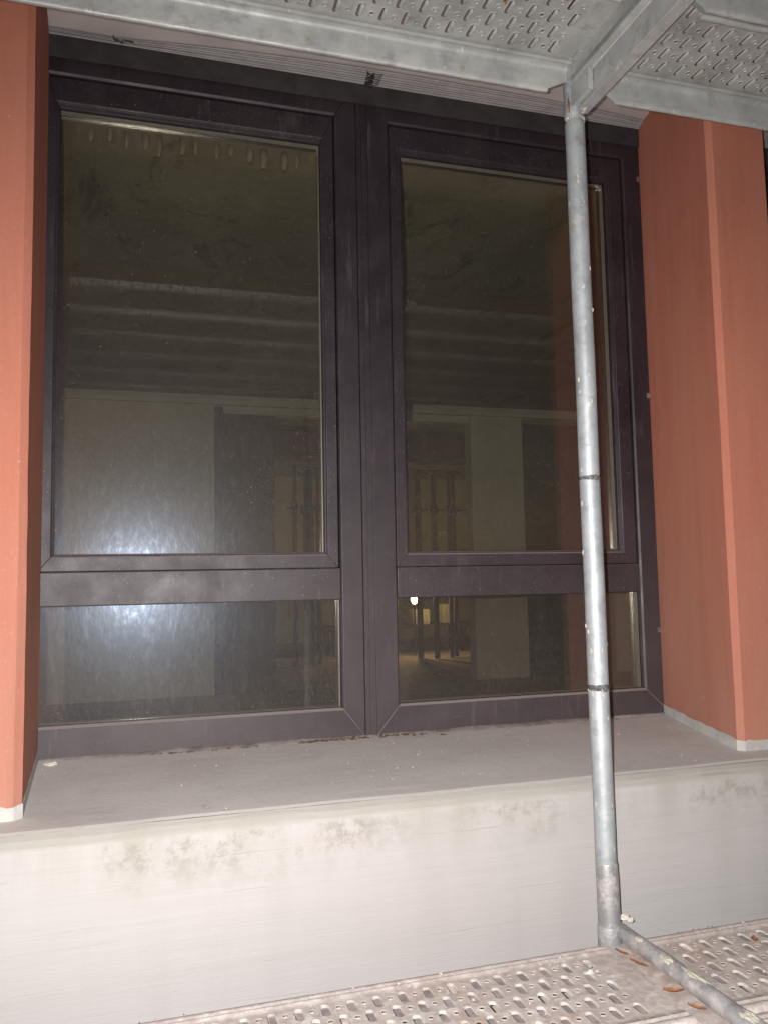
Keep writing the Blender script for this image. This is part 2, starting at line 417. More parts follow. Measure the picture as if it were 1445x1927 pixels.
# --- terracotta pillars (trapezoid plan with chamfered front corners)
def pillar(cx, label, bl_, br_):
    th = thing('pillar', (cx, 1.97, sill_z(1.97)), label, 'pillar', None)
    hw, hb, ch = .1085, .058, .015
    yf, yb = 1.958, 2.45
    def plan(grow=0.0):
        h, b, c = hw+grow, hb+grow, ch
        return [(cx-h+c, yf-grow), (cx+h-c, yf-grow), (cx+h+.001, yf-grow+c), (cx+br_+grow, yb), (cx-bl_-grow, yb), (cx-h-.001, yf-grow+c)]
    m = MB()
    pl = plan()
    n = len(pl); rows = 44; vs = []
    rr = random.Random(int(cx*100)+9)
    for j in range(rows+1):
        for i, (x, y) in enumerate(pl):
            z = SZ(y)+.026 + (1.6165-(SZ(y)+.026))*j/rows
            d = .0006*math.sin(z*7+i)+rr.uniform(-.0004, .0004) if i < 3 or i == 5 else 0
            vs.append((x+d, y-abs(d), z))
    fs = [(j*n+i, j*n+(i+1) % n, (j+1)*n+(i+1) % n, (j+1)*n+i) for j in range(rows) for i in range(n)]
    m.add(vs, fs)
    obj('shaft', m, M['pillar'], th)
    # grey mortar left bare at the foot, ragged upper edge
    m = MB(); pl = plan(.0015); vs = []; K = 14; ring = []
    for i in range(n):
        x0, y0 = pl[i]; x1, y1 = pl[(i+1) % n]
        kk = K if i in (0, 2, 4) else 4
        if i == 3: kk = 2
        for k in range(kk): ring.append((x0+(x1-x0)*k/kk, y0+(y1-y0)*k/kk))
    R_ = len(ring)
    for lv in (0, 1):
        for (x, y) in ring:
            vs.append((x, y, SZ(y)-.001 if lv == 0 else SZ(y)+.030+rr.uniform(-.003, .0035)))
    for (x, y) in ring: vs.append((cx+(x-cx)*.97, y+.003 if y < 2.2 else y-.003, SZ(y)+.0285))
    fs = [(l*R_+i, l*R_+(i+1) % R_, (l+1)*R_+(i+1) % R_, (l+1)*R_+i) for l in (0, 1) for i in range(R_)]
    m.add(vs, fs)
    obj('mortar_base', m, M['mortar'], th)
    return th
pillar(-.3595, 'bright terracotta pillar at the left end of the dark window', .05, .0875)
pillar(1.742, 'terracotta pillar right of the galvanised pole, beside the right window pane', .024, .09)

# ================================================================== WINDOW
def ring_members(th, x0, x1, z0, z1, wl, wr, wb, wt, prof, names, mat, parent=None, bevel=.0012, gap=.0004, y0=None):
    """four mitred members; prof = [(fraction across member from outside 0 to inside 1, y)] closed by the back plane"""
    par = parent or th
    out = (x0, x1, z0, z1); inn = (x0+wl, x1-wr, z0+wb, z1-wt)
    cor = {'bl': ((out[0], out[2]), (inn[0], inn[2])), 'br': ((out[1], out[2]), (inn[1], inn[2])),
           'tr': ((out[1], out[3]), (inn[1], inn[3])), 'tl': ((out[0], out[3]), (inn[0], inn[3]))}
    res = []
    for (a, b, nm) in (('bl', 'br', names[1]), ('br', 'tr', names[0]), ('tr', 'tl', names[1]), ('tl', 'bl', names[0])):
        A, B = cor[a], cor[b]
        vs = []
        d = Vector((B[0][0]-A[0][0], 0, B[0][1]-A[0][1])).normalized()*gap
        for (C, sg) in ((A, 1), (B, -1)):
            for fr, y in prof:
                x = C[0][0]+(C[1][0]-C[0][0])*fr; z = C[0][1]+(C[1][1]-C[0][1])*fr
                vs.append((x+d.x*sg, y, z+d.z*sg))
        n = len(prof)
        fs = [(i, (i+1) % n, n+(i+1) % n, n+i) for i in range(n)] + [tuple(range(n))[::-1], tuple(range(n, 2*n))]
        res.append(obj(nm, MB().add(vs, fs), mat, par, bevel=bevel))
    return res

def ring_body(mb, x0, x1, z0, z1, w, ya, yb):
    vs = []
    for (X0, X1, Z0, Z1) in ((x0, x1, z0, z1), (x0+w, x1-w, z0+w, z1-w)):
        for y in (ya, yb): vs += [(X0, y, Z0), (X1, y, Z0), (X1, y, Z1), (X0, y, Z1)]
    fs = []
    for i in range(4):
        j = (i+1) % 4
        fs += [(i, j, 8+j, 8+i), (4+j, 4+i, 12+i, 12+j), (j, i, 4+i, 4+j), (8+i, 8+j, 12+j, 12+i)]
    return mb.add(vs, fs)

def pane_unit(par, x0, x1, z0, z1, yg, top=.0040):
    """double glazing: outer sheet, warm edge spacer, inner sheet"""
    p = obj('pane', MB().box(x0-.010, x1+.010, yg, yg+.004, z0-.010, z1+.010), M['glass'], par)
    p = par if par.parent is not None else p
    obj('inner_pane', MB().box(x0-.010, x1+.010, yg+.020, yg+.024, z0-.010, z1+.010), M['glass_in'], p)
    m = MB()
    e = -.0006; a0, a1, c0, c1 = x0+e, x1-e, z0+e, z1-e; o = .011
    ya, yb = yg+.0045, yg+.0195
    vs = []
    for (X0, X1, Z0, Z1) in ((x0-o, x1+o, z0-o, z1+o), (x0-.0006, x1-.0038, z0-.0006, z1-top)):
        for y in (ya, yb): vs += [(X0, y, Z0), (X1, y, Z0), (X1, y, Z1), (X0, y, Z1)]
    fs = []
    for i in range(4):
        j = (i+1) % 4
        fs += [(i, j, 8+j, 8+i), (4+j, 4+i, 12+i, 12+j), (j, i, 4+i, 4+j), (8+i, 8+j, 12+j, 12+i)]
    m.add(vs, fs)
    obj('spacer', m, M['spacer'], p)
    # thin black rubber line on the glass rim
    m = MB(); g0 = .0022; yq = yg-.0025
    ring_body(m, x0, x1, z0, z1, g0, yq, yg-.0002)
    obj('gasket', m, M['gasket'], p)
    return p

def window(bx, label):
    th = thing('window', (.672+bx, YW, ZS1), label, 'window', 'twin casement windows between the terracotta pillars')
    X = lambda v: v+bx
    YB = 2.50
    for side in (0, 1):
        if side == 0: fx0, fx1, mem = -.392, .6525, ('l', .108, .0690)
        else:         fx0, fx1, mem = .6915, 1.738, ('r', .0745, .096)
        fx0, fx1 = X(fx0), X(fx1); wl, wr = mem[1], mem[2]
        # outer frame
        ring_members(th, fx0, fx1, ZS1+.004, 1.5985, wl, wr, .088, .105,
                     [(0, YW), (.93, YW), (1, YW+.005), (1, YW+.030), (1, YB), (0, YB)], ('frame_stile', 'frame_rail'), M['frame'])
        ix0, ix1 = fx0+wl, fx1-wr
        # pale dust packed in the mitred corner joints
        for (xa_, xb_) in ((fx0, ix0), (fx1, ix1)):
            dx_, dz_ = xb_-xa_, .088; L_ = math.hypot(dx_, dz_); nx_, nz_ = -dz_/L_*.0007, dx_/L_*.0007
            p0 = (xa_+dx_*.04, ZS1+.004+dz_*.04); p1 = (xb_, ZS1+.004+dz_)
            obj('corner_joint', MB().prism([(p0[0]-nx_, p0[1]-nz_), (p1[0]-nx_, p1[1]-nz_), (p1[0]+nx_, p1[1]+nz_), (p0[0]+nx_, p0[1]+nz_)], 'y', YW-.0005, YW+.003), M['fillet'], th)
        # transom rail
        tz0, tz1 = -.0595, .0345
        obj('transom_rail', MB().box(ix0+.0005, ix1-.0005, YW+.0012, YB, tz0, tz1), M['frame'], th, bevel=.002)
        # fixed lower light
        pane_unit(th, ix0, ix1, ZS1+.092, tz0, YW+.022, -.0006)
        # opening sash, set back behind the frame
        YSs = YW+.012
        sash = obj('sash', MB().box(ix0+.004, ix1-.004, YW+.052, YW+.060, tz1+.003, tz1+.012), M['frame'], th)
        sx0, sx1, sz0, sz1 = ix0+.0035, ix1-.0035, tz1+.0035, 1.4935-.0035
        if side == 0: swl, swr = .040, .0405
        else: swl, swr = .0435, .060
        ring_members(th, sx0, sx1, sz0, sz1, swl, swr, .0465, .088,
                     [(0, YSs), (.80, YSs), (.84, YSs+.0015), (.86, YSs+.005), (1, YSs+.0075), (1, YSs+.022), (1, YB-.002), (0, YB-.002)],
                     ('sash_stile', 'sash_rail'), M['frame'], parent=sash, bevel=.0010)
        pane_unit(sash, sx0+swl, sx1-swr, sz0+.0465, sz1-.088, YSs+.020)
        # drain slot covers in the bottom rail
        for cx in ((-.109, .404) if side == 0 else (.953,)):
            m = MB().box(X(cx)-.013, X(cx)+.013, YW-.0018, YW+.001, ZS1+.034, ZS1+.043)
            obj('drain_cap', m, M['frame'], th, bevel=.0008)
    # coupling mullion cover with two shallow grooves
    m = MB().prism([(X(.6535), YW+.002), (X(.6545), YW-.003), (X(.668), YW-.003), (X(.6685), YW-.0016), (X(.6695), YW-.0016), (X(.670), YW-.003),
                    (X(.6895), YW-.003), (X(.6905), YW+.002), (X(.6905), 2.5), (X(.6535), 2.5)], 'z', ZS1-.012, 1.598)
    obj('mullion_cover', m, M['frame'], th)
    # vertical trim line on the right jamb + anchor clips
    for z in (1.421, .627, -.192):
        if bx == 0:
            m = MB().box(1.700, 1.716, YW-.006, YW+.002, z-.009, z+.009)
            obj('anchor_clip', m, M['clip'], th, bevel=.001)
    # projecting fascia sheet above the frame
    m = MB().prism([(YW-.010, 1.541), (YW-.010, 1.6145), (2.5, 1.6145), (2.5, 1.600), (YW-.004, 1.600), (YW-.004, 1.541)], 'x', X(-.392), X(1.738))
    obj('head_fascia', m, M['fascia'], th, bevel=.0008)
    return th
win = window(0, 'dark framed twin window directly behind the galvanised pole, between the two terracotta pillars')
window(2.15, 'dark framed window just visible past the right edge of the right terracotta pillar')
window(-2.15, 'dark framed window beyond the left terracotta pillar')

# --- folded slats of the raised venetian blind under the soffit
bl = thing('venetian_blind', (.68, 2.36, 1.598), 'stack of thin grey blind slats raised against the soffit above the window', 'blind')
JIT = [.8, 1.3, .7, 1.1, 1.5, .8, 1.2]
def slat_y(i, x):
    s_ = max(0, math.sin(PI*min(1, max(0, (x+.05)/1.75))))**.8
    tot = .020 + .054*s_ + max(0, x-1.0)*.030
    return 2.4075 - tot*sum(JIT[:i+1])/sum(JIT) - .0015*math.sin(x*3+i*2.2)*s_
for i in range(7):
    vs = []; fs = []; n = 60
    for k in range(n+1):
        x = -.275 + 1.995*k/n
        yfr = slat_y(i, x); z = 1.6085 + i*.0009
        vs += [(x, yfr, z-.0006), (x, yfr+.002, z-.0012), (x, yfr+.016, z-.0012), (x, yfr+.016, z+.0006), (x, yfr, z+.0004)]
    for k in range(n):
        for q in range(5): fs.append((k*5+q, k*5+(q+1) % 5, (k+1)*5+(q+1) % 5, (k+1)*5+q))
    obj('slat', MB().add(vs, fs), M['slat'], bl)
for i in range(7):
    n = 40; vs = []; fs = []
    for k in range(n+1):
        x = -.275 + 1.995*k/n
        yfr = slat_y(i, x); z = 1.6085 + i*.0009-.0007
        vs += [(x, yfr-.0004-.0012*abs(math.sin(i*1.7+x)), z), (x, yfr-.0001, z-.0006), (x, yfr-.0001, z+.0009)]
    for k in range(n):
        for q in range(3): fs.append((k*3+q, k*3+(q+1) % 3, (k+1)*3+(q+1) % 3, (k+1)*3+q))
    obj('slat_gap_shade', MB().add(vs, fs), M['slat_gap'], bl)  # dark strip along each slat front, painting the shade of the gap
def squiggle(pts, r, mat, par, name='cord'):
    m = MB()
    for a, b in zip(pts[:-1], pts[1:]): m.tube(a, b, r, 6, True)
    return obj(name, m, mat, par)
rr = random.Random(11)
pts = []
for k in range(46):
    a = k*1.15
    pts.append((.678+.013*math.cos(a)+.012*(k/46)+rr.uniform(-.003, .003), 2.315+.072*k/46+.007*math.sin(a*1.3), 1.590-.006*math.sin(a)**2-.002))
squiggle(pts, .0016, M['cord'], bl, 'tangled_cord')
for k in range(6):
    y = 2.325+.011*k
    squiggle([(.683, y, 1.590), (.705, y+.002, 1.591), (.722, y-.001, 1.5935)], .0013, M['cord'], bl)
pts = [(-.092, 2.357, 1.597), (-.088, 2.366, 1.590), (-.080, 2.360, 1.590), (-.070, 2.372, 1.590), (-.062, 2.362, 1.593), (-.045, 2.364, 1.593), (-.036, 2.368, 1.595)]
squiggle(pts, .0016, M['cord'], bl)
squiggle([(p[0]+.004, p[1]+.004, p[2]-.001) for p in pts[::-1]], .0012, M['cord'], bl)

# ================================================================== ROOMS BEHIND THE GLASS
def st(name, mb, mat, **k): return obj(name, mb, mat, kind='structure', **k)
YR = 7.4
st('room_floor', MB().box(-3.0, 7.0, 2.62, 14.0, -1.10, -1.0), M['floor_in'])
st('room_ceiling', MB().box(-3.0, 7.0, 2.62, 14.0, 1.70, 1.80), M['ceil_in'])
st('room_side_wall', MB().box(-3.1, -3.0, 2.62, 14.0, -1.1, 1.8), M['plaster_in'])
st('room_side_wall', MB().box(7.0, 7.1, 2.62, 14.0, -1.1, 1.8), M['plaster_in'])
st('window_back_wall', MB().box(-3.0, -.395, 2.505, 2.615, -1.0, 1.70), M['plaster_in'])
st('window_back_wall', MB().box(1.74, 7.0, 2.505, 2.615, -1.0, 1.70), M['plaster_in'])
st('window_back_wall', MB().box(-.392, 1.737, 2.505, 2.615, -1.0, -.60), M['plaster_in'])
# back wall with its openings
st('back_wall', MB().box(-3.0, .62, YR, YR+.16, -1.0, 1.615), M['plaster_in'])
st('back_wall', MB().box(-3.0, 4.55, YR-.03, YR+.13, 1.617, 1.70), M['plaster_in'])
st('back_wall', MB().box(3.135, 3.70, YR, YR+.16, -1.0, 1.615), M['plaster_in'])
st('back_wall', MB().box(4.55, 7.0, YR, YR+.16, -1.0, 1.70), M['plaster_in'])
st('back_wall', MB().box(.622, 3.133, YR+.02, YR+.15, 1.545, 1.615), M['plaster_in'])
ORD = 'first second third fourth fifth sixth seventh eighth ninth tenth eleventh twelfth thirteenth fourteenth fifteenth'.split()
rr = random.Random(77)
for k in range(15):
    x = -.20+.066*k+rr.uniform(-.012, .012); h = rr.uniform(.04, .085); r = rr.uniform(.008, .014)
    o = obj('ceiling_stub', MB().lathe((x, 3.06), [(.001, 1.6995, 0), (r, 1.6995, 0), (r*1.15, 1.6995-h*.5, .002), (r*.7, 1.6995-h, -.002), (.001, 1.6990-h, -.002)], 8), M['ceil_in'], base=(x, 3.06, 1.6995-h))
    tag(o, ORD[k]+' from the left in the row of grey stubs under the ceiling, left pane', 'stub', 'grey stubs hanging in a row under the ceiling')
dl = thing('door_leaf', (.9, 7.3, -1.0), 'dark door leaf standing in the left side of the room opening, behind the left pane', 'door')
obj('leaf', MB().box(.628, 1.175, YR+.05, YR+.095, -.995, 1.55), M['dark_in'], dl, bevel=.004)
obj('hinge_post', MB().box(.622, .70, YR-.02, YR+.045, -.995, 1.60), M['dark_in'], dl, bevel=.004)
dr = thing('interior_door', (4.1, 7.4, -1.0), 'closed dark brown door with a small steel knob, seen through the right pane', 'door')
obj('leaf', MB().box(3.705, 4.545, YR+.03, YR+.08, -.995, 1.56), M['dark_in'], dr, bevel=.004)
m = MB()
for k in range(2): m.blob((3.80+.004*k, YR+.005, .60-.045*k), .016, .02, .014, k+2, 10, 6)
obj('door_knob', m, M['chrome'], dr)
# far hall
st('hall_wall', MB().box(-3.0, 7.0, 13.0, 13.1, -1.0, 1.70), M['ochre'])
lt = thing('ceiling_beam', (2.6, 8.6, 1.3), 'dark red beam over the steel props, seen through the glass', 'beam')
obj('beam', MB().box(.4, 5.0, 8.9, 9.1, 1.36, 1.69), M['red_in'], lt, bevel=.01)
obj('timber_lath', MB().box(.4, 5.0, 8.85, 8.898, 1.40, 1.44), M['prop'], lt)
def prop(x, y, r, label, px=0):
    th = thing('steel_prop', (x, y, -1.0), label, 'prop', 'steel props holding the beam in the far room')
    obj('outer_tube', MB().tube((x, y, -.99), (x, y, .86), r, 12), M['prop'], th)
    obj('inner_tube', MB().tube((x, y, .861), (x, y, 1.34), r*.8, 12), M['prop'], th)
    obj('collar', MB().tube((x, y, .80), (x, y, .90), r*1.5, 12), M['prop'], th)
    obj('pin', MB().tube((x-.10, y, .84), (x+.13, y-.02, .86), .009, 6), M['prop'], th)
    obj('head_plate', MB().box(x-.07, x+.07, y-.07, y+.07, 1.341, 1.352), M['prop'], th)
for x, y, r, lb in ((1.70, 9.3, .028, 'thin steel prop nearest the dark door leaf in the left pane'),
                    (1.90, 9.5, .062, 'thickest steel prop, near the right edge of the left pane'),
                    (2.02, 9.5, .028, 'thin steel prop beside the thickest one, at the left pane edge'),
                    (3.28, 9.5, .030, 'steel prop at the left edge of the right pane'),
                    (3.37, 9.7, .024, 'thin steel prop just right of the first prop in the right pane'),
                    (3.50, 9.5, .034, 'single steel prop standing apart in the middle of the lit opening'),
                    (3.70, 9.5, .026, 'left steel prop of the closest pair in the right pane'),
                    (3.80, 9.6, .026, 'right steel prop of the closest pair in the right pane'),
                    (3.92, 9.3, .040, 'steel prop against the right edge of the lit opening')):
    prop(x, y, r, lb)
# lamp and building material on the hall floor
lp = thing('site_lamp', (3.30, 10.0, -1.0), 'small warm lit site lamp low in the far room behind the right pane', 'lamp')
obj('lamp_stand', MB().lathe((3.385, 10.0), [(.001, -.99, 0), (.012, -.99, 0), (.012, -.36, 0), (.03, -.355, 0), (.03, -.335, 0), (.001, -.333, 0)], 12), M['prop'], lp)
m = MB(); m.lathe((3.385, 10.0), [(.001, -.332, 0), (.022, -.326, 0), (.040, -.290, 0), (.044, -.262, 0), (.036, -.235, 0), (.001, -.222, 0)], 16)
obj('bulb', m, M['bulb'], lp)
pl = bpy.data.lights.new('site_lamp_glow', 'POINT'); pl.energy = 17; pl.color = (1, .78, .42); pl.shadow_soft_size = .05
po = bpy.data.objects.new('site_lamp_glow', pl); COL.objects.link(po); po.location = (3.385, 9.93, -.20)
for x, y, a, b, h, z, lb in ((3.20, 10.6, .20, .2, .16, -.62, 'pale box left of the warm lamp on the trestle'),
                            (3.62, 10.5, .24, .2, .20, -.62, 'larger pale box right of the warm lamp on the trestle'),
                            (4.05, 10.6, .16, .2, .26, -.62, 'narrow pale box at the right end of the trestle')):
    tag(obj('box', MB().box(x-a/2, x+a/2, y-b/2, y+b/2, z, z+h), M['box'], bevel=.004, base=(x, y, z)), lb, 'box')
tb = thing('trestle_table', (3.4, 10.6, -1.0), 'long dark trestle table carrying pale boxes in the far room', 'table')
obj('table_top', MB().box(2.2, 4.4, 10.3, 10.9, -.66, -.621), M['prop'], tb)
for x in (2.4, 4.2):
    for y in (10.35, 10.80): obj('leg', MB().box(x-.03, x+.03, y, y+.05, -.999, -.661), M['prop'], tb)

# ================================================================== SCAFFOLD
LZ, UZ = -.836, 1.250       # walking surface of the two lifts
PXX, PYY = 1.024, 1.700
sf = thing('scaffold_frame', (PXX, PYY, LZ-.05), 'galvanised scaffold pole in front of the right pane with its cross tubes above and below', 'scaffold')
prof = []
for k in range(0, 25):
    z = -.660 + (1.112+.660)*k/24
    prof.append((.02415+.0001*math.sin(k*2.1), z, .004-.005*k/24+.0006*math.sin(k*.9)))
prof += [(.0238, 1.118, -.001), (.0215, 1.124, -.001), (.0215, 1.130, -.001), (.0245, 1.136, -.001), (.0248, 1.145, -.001),
         (.0245, 1.21, -.001), (.0240, 1.45, -.001)]
obj('pole', MB().lathe((PXX, PYY), prof, 40), M['tube'], sf)
obj('pole_sleeve', MB().lathe((PXX, PYY), [(.0240, -.6595, .005), (.0252, -.664, .005), (.0257, -.70, .006), (.0259, -.86, .007), (.0259, -3.9, .007)], 40), M['tube_low'], sf)
obj('pole_foot_collar', MB().lathe((PXX+.006, PYY), [(.0260, -.800, 0), (.0272, -.806, 0), (.0275, -.860, 0), (.0260, -.865, 0)], 32), M['tube_low'], sf)
for z, h, dx, lb in ((.231, .006, .0015, None), (-.262, .008, .003, None)):
    m = MB(); n = 40; vs = []; rr = random.Random(int(z*100))
    for k in (0, 1, 2, 3):
        for i in range(n):
            a = 2*PI*i/n; r = .02425+(.0007 if k in (1, 2) else 0)
            zz = z + (-h, -h*.6, h*.6, h)[k] + rr.uniform(-.0012, .0012)
            vs.append((PXX+dx+r*math.cos(a), PYY+r*math.sin(a), zz))
    m.add(vs, [(k*n+i, k*n+(i+1) % n, (k+1)*n+(i+1) % n, (k+1)*n+i) for k in range(3) for i in range(n)], True)
    o = obj('scuff_band', m, M['tape'], sf)
# splashes of mortar on the pole
rr = random.Random(21)
for k in range(26):
    z = rr.choice([rr.uniform(-.62, -.1), rr.uniform(-.3, -.1), rr.uniform(-.1, 1.0)]); a = rr.uniform(PI*.95, PI*2.0)
    s = rr.uniform(.0010, .0026)
    c = (PXX+.001+.0242*math.cos(a), PYY+.0242*math.sin(a), z)
    obj('mortar_speck', MB().blob(c, s, s*.9, s*rr.uniform(1.2, 3.2), k), M['yellow'], sf)
for z, a, s in ((.745, -.9, .0085), (.47, PI*1.10, .006), (.44, PI*1.12, .0045), (.33, -.5, .004)):
    obj('mortar_splash', MB().blob((PXX-.001+.0215*math.cos(a), PYY+.0215*math.sin(a), z), s*.55, s*.55, s*1.1, 5, 9, 6), M['yellow'], sf)
# upper transom: narrow lower bar and wider web above it
YE = -.25
obj('transom_lower_flange', MB().box(1.0185, 1.0495, YE, 1.684, 1.1395, 1.147), M['galv'], sf, bevel=.0015)
m = MB().prism([(1.0200, 1.1472), (1.0470, 1.1472), (1.0470, 1.205), (1.060, 1.214), (1.060, 1.243), (1.006, 1.243), (1.006, 1.214), (1.0200, 1.205)], 'y', YE, 1.680)
obj('transom_web', m, M['galv'], sf, bevel=.0015)
obj('transom_rivet', MB().tube((1.0055, 1.30, 1.228), (1.002, 1.30, 1.228), .006, 10), M['galv'], sf)
obj('weld_seam', MB().prism([(1.0168, 1.2045), (1.0195, 1.2025), (1.0195, 1.2075), (1.0175, 1.2070)], 'y', .2, 1.62), M['mortar'], sf)
# pole head: raised tab, weld lumps, rust scar
m = MB(); n = 10; tabv = []
for k in range(9):
    z = 1.138+.088*k/8
    w_ = .0092*(1 if k < 7 else (.8 if k == 7 else .45))
    for i in range(n):
        a = 2*PI*i/n; tabv.append((PXX+.003+w_*math.cos(a), PYY-.0275+.0085*math.sin(a)*(1 if k < 8 else .4), z))
m.add(tabv, [(k*n+i, k*n+(i+1) % n, (k+1)*n+(i+1) % n, (k+1)*n+i) for k in range(8) for i in range(n)] + [tuple(8*n+i for i in range(n))], True)
obj('head_tab', m, M['galv'], sf)
for k in range(12):
    a = PI*1.0+PI*k/11
    obj('weld_bead', MB().blob((PXX-.001+.0232*math.cos(a), PYY+.0232*math.sin(a), 1.1275+.0015*math.sin(k*2.3)), .0035, .0035, .0038, k+40, 8, 5), M['galv'], sf)
for k in range(7):
    obj('weld_bead', MB().blob((1.031+.003*math.sin(k), 1.676-.003*k, 1.1375), .004, .003, .003, k+70, 8, 5), M['yellow'], sf)
m = MB(); c0 = Vector((PXX-.0225, PYY-.0125, 1.158))
m.blob(c0, .0022, .0035, .020, 5, 8, 6)
o = obj('rust_scar', m, M['rustm'], sf)
# side gusset between pole head and transom
obj('gusset', MB().box(1.005, 1.0185, 1.60, 1.683, 1.150, 1.2035), M['galv'], sf, bevel=.002)
# lower cross tube lying on the deck
m = MB(); n = 20; vs = []; L_ = 36; rr = random.Random(4)
for k in range(L_+1):
    y = 1.690 + (YE-1.690)*k/L_
    r = .0182 if k > 1 else .0165
    for i in range(n):
        a = 2*PI*i/n; q = r+.0009*math.sin(a*3+k*1.3)+rr.uniform(-.0002, .0002)
        vs.append((1.048+q*math.cos(a), y, LZ+.0262+q*math.sin(a)))
m.add(vs, [(k*n+i, k*n+(i+1) % n, (k+1)*n+(i+1) % n, (k+1)*n+i) for k in range(L_) for i in range(n)], True)
obj('deck_cross_tube', m, M['tube_low'], sf)
for y, dx, s, l in ((1.50, -.004, .012, .022), (1.425, .002, .013, .046), (1.27, .0, .014, .03), (1.60, -.006, .008, .016)):
    m = MB()
    m.blob((1.048+dx, y, LZ+.0262+.0145), s, l, .0052, int(y*100), 14, 8)
    obj('mortar_splash', m, M['yellow'], sf)
obj('lower_transom', MB().box(1.010, 1.058, YE, 1.672, LZ-.115, LZ-.072), M['galv'], sf, bevel=.002)
obj('gap_cover', MB().box(1.0012, 1.0678, YE, 1.690, LZ-.007, LZ-.0012), M['plank_low'], sf)
# outer pole behind the photographer
obj('outer_pole', MB().lathe((PXX, YE-.03), [(.02415, -3.9, .003), (.02415, 1.45, -.001)], 24), M['tube'], sf)

# ---- perforated steel planks
PITCH, ROW, NC = .0525, .047, 92
PL = NC*PITCH/2 + .124
HWP = .1665
def stadium(w, l, n):
    """n*4 points starting at the (-,-) corner direction, counter-clockwise"""
    pts = []
    for k in range(n*4):
        a = -PI*.75 + 2*PI*k/(n*4); r = w/2
        cy = (l-w)/2; ca, sa = math.cos(a), math.sin(a)
        # direction ray clipped against the stadium
        if l > w:
            y = r*sa + (cy if sa > .15 else -cy if sa < -.15 else cy*sa/.15); x = r*ca
        else: x, y = r*ca, r*sa
        pts.append((x, y))
    return pts
def rect_ring(w, l, n):
    c = [(-w/2, -l/2), (w/2, -l/2), (w/2, l/2), (-w/2, l/2)]; pts = []
    for i in range(4):
        a, b = c[i], c[(i+1) % 4]
        for k in range(n): pts.append((a[0]+(b[0]-a[0])*k/n, a[1]+(b[1]-a[1])*k/n))
    return pts
def plank_mesh(name, mat, plug, seed):
    rr = random.Random(seed)
    m = MB(); n = 5; cw = PITCH/2; plugs = []
    outer = rect_ring(cw, ROW, n); NN = 4*n
    for r in range(5):
        yc = .094 - r*ROW
        for c in range(NC):
            xc = PL/2-.062-cw/2 - c*cw
            slot = (c+r) % 2 == 0
            w_, l_ = (.0155, .042) if slot else (.0105, .0105)
            yo = 0 if slot else .004
            if slot: rings = [(stadium(w_+.0085, l_+.0045, n), 0.0), (stadium(w_+.0045, l_+.003, n), -.0022), (stadium(w_+.0005, l_+.0005, n), -.0010)]
            else:    rings = [(stadium(w_+.006, l_+.006, n), 0.0), (stadium(w_+.0025, l_+.0025, n), -.0020), (stadium(w_-.0002, l_-.0002, n), -.0022), (stadium(w_-.0008, l_-.0008, n), .0004)]
            if plug and slot: rings = [(stadium(w_+.0045, l_+.003, n), .0), (stadium(w_+.0015, l_+.001, n), -.0004), (stadium(w_+.0006, l_, n), -.0062)]
            vs = [(xc+x, yc+y, 0.0) for x, y in outer]
            for ri, (pts, h) in enumerate(rings):
                vs += [(xc+x*(1), yc+yo+y, h) for x, y in pts]
            fs = []
            K = len(rings)
            for q in range(K):
                for i in range(NN): fs.append((q*NN+i, q*NN+(i+1) % NN, (q+1)*NN+(i+1) % NN, (q+1)*NN+i))
            m.add(vs, fs[:NN], False)
            base_i = len(m.v)-len(vs)
            for f in fs[NN:]: m.f.append([base_i+i for i in f]); m.s.append(True)
            if slot and not plug:
                # pressed tongue: domed, leaving a crescent of daylight along one side
                tw = w_*rr.uniform(.60, .67); tg = stadium(tw, l_*.90, n); o = len(m.v)
                ox, oy = (w_-tw)/2+.0006, .0026
                m.v += [(xc+ox+x, yc+oy+y, -.0002 + .0022*(1 if x < 0 else 0)) for x, y in tg]
                m.v += [(xc+ox+x*.55, yc+oy+y*.62+.001, -.0026) for x, y in tg] + [(xc+ox, yc+oy+.001, -.0030)]
                for i in range(NN):
                    j = (i+1) % NN
                    m.f.append([o+i, o+j, o+NN+j, o+NN+i]); m.s.append(True)
                    m.f.append([o+NN+i, o+NN+j, o+2*NN]); m.s.append(True)
            if not slot and not plug and rr.random() < .8:
                tg = stadium(w_*.86, l_*.86, n); o = len(m.v)
                m.v += [(xc+.0016+x, yc+yo+.0010+y, .0012) for x, y in tg]
                m.f.append(list(range(o, o+NN))); m.s.append(False)
            if plug:
                # packed dust inside, lower at the far end of each slot
                lr = rings[-1][0]; full = rr.random() < (.85 if slot else .6)
                if full:
                    d0 = rr.uniform(-.0050, -.0020); tl = rr.uniform(-.04, .06) if slot else 0
                    if rr.random() < .12: tl = 0
                    o = len(m.v)
                    sh = 1 if slot else 0
                    m.v += [(xc+.0018*sh+x*(.92 if slot else 1.05), yc+yo-.0028*sh+y*(.93 if slot else 1.02), d0 - tl*(y+l_/2)*.55 + tl*.25*x) for x, y in lr]
                    m.f.append(list(range(o, o+NN))); m.s.append(False); plugs.append(len(m.f)-1)
    # flat margins + folded sides
    xa, xb = -PL/2, PL/2
    gx0, gx1 = PL/2-.062-NC*cw, PL/2-.062
    yt, yb_ = .1175, -.1175
    m.box(0, 0, 0, 0, 0, 0) if False else None
    m.add([(xa, yb_, 0), (gx0, yb_, 0), (gx0, yt, 0), (xa, yt, 0)], [(0, 1, 2, 3)])
    m.add([(gx1, yb_, 0), (xb, yb_, 0), (xb, yt, 0), (gx1, yt, 0)], [(0, 1, 2, 3)])
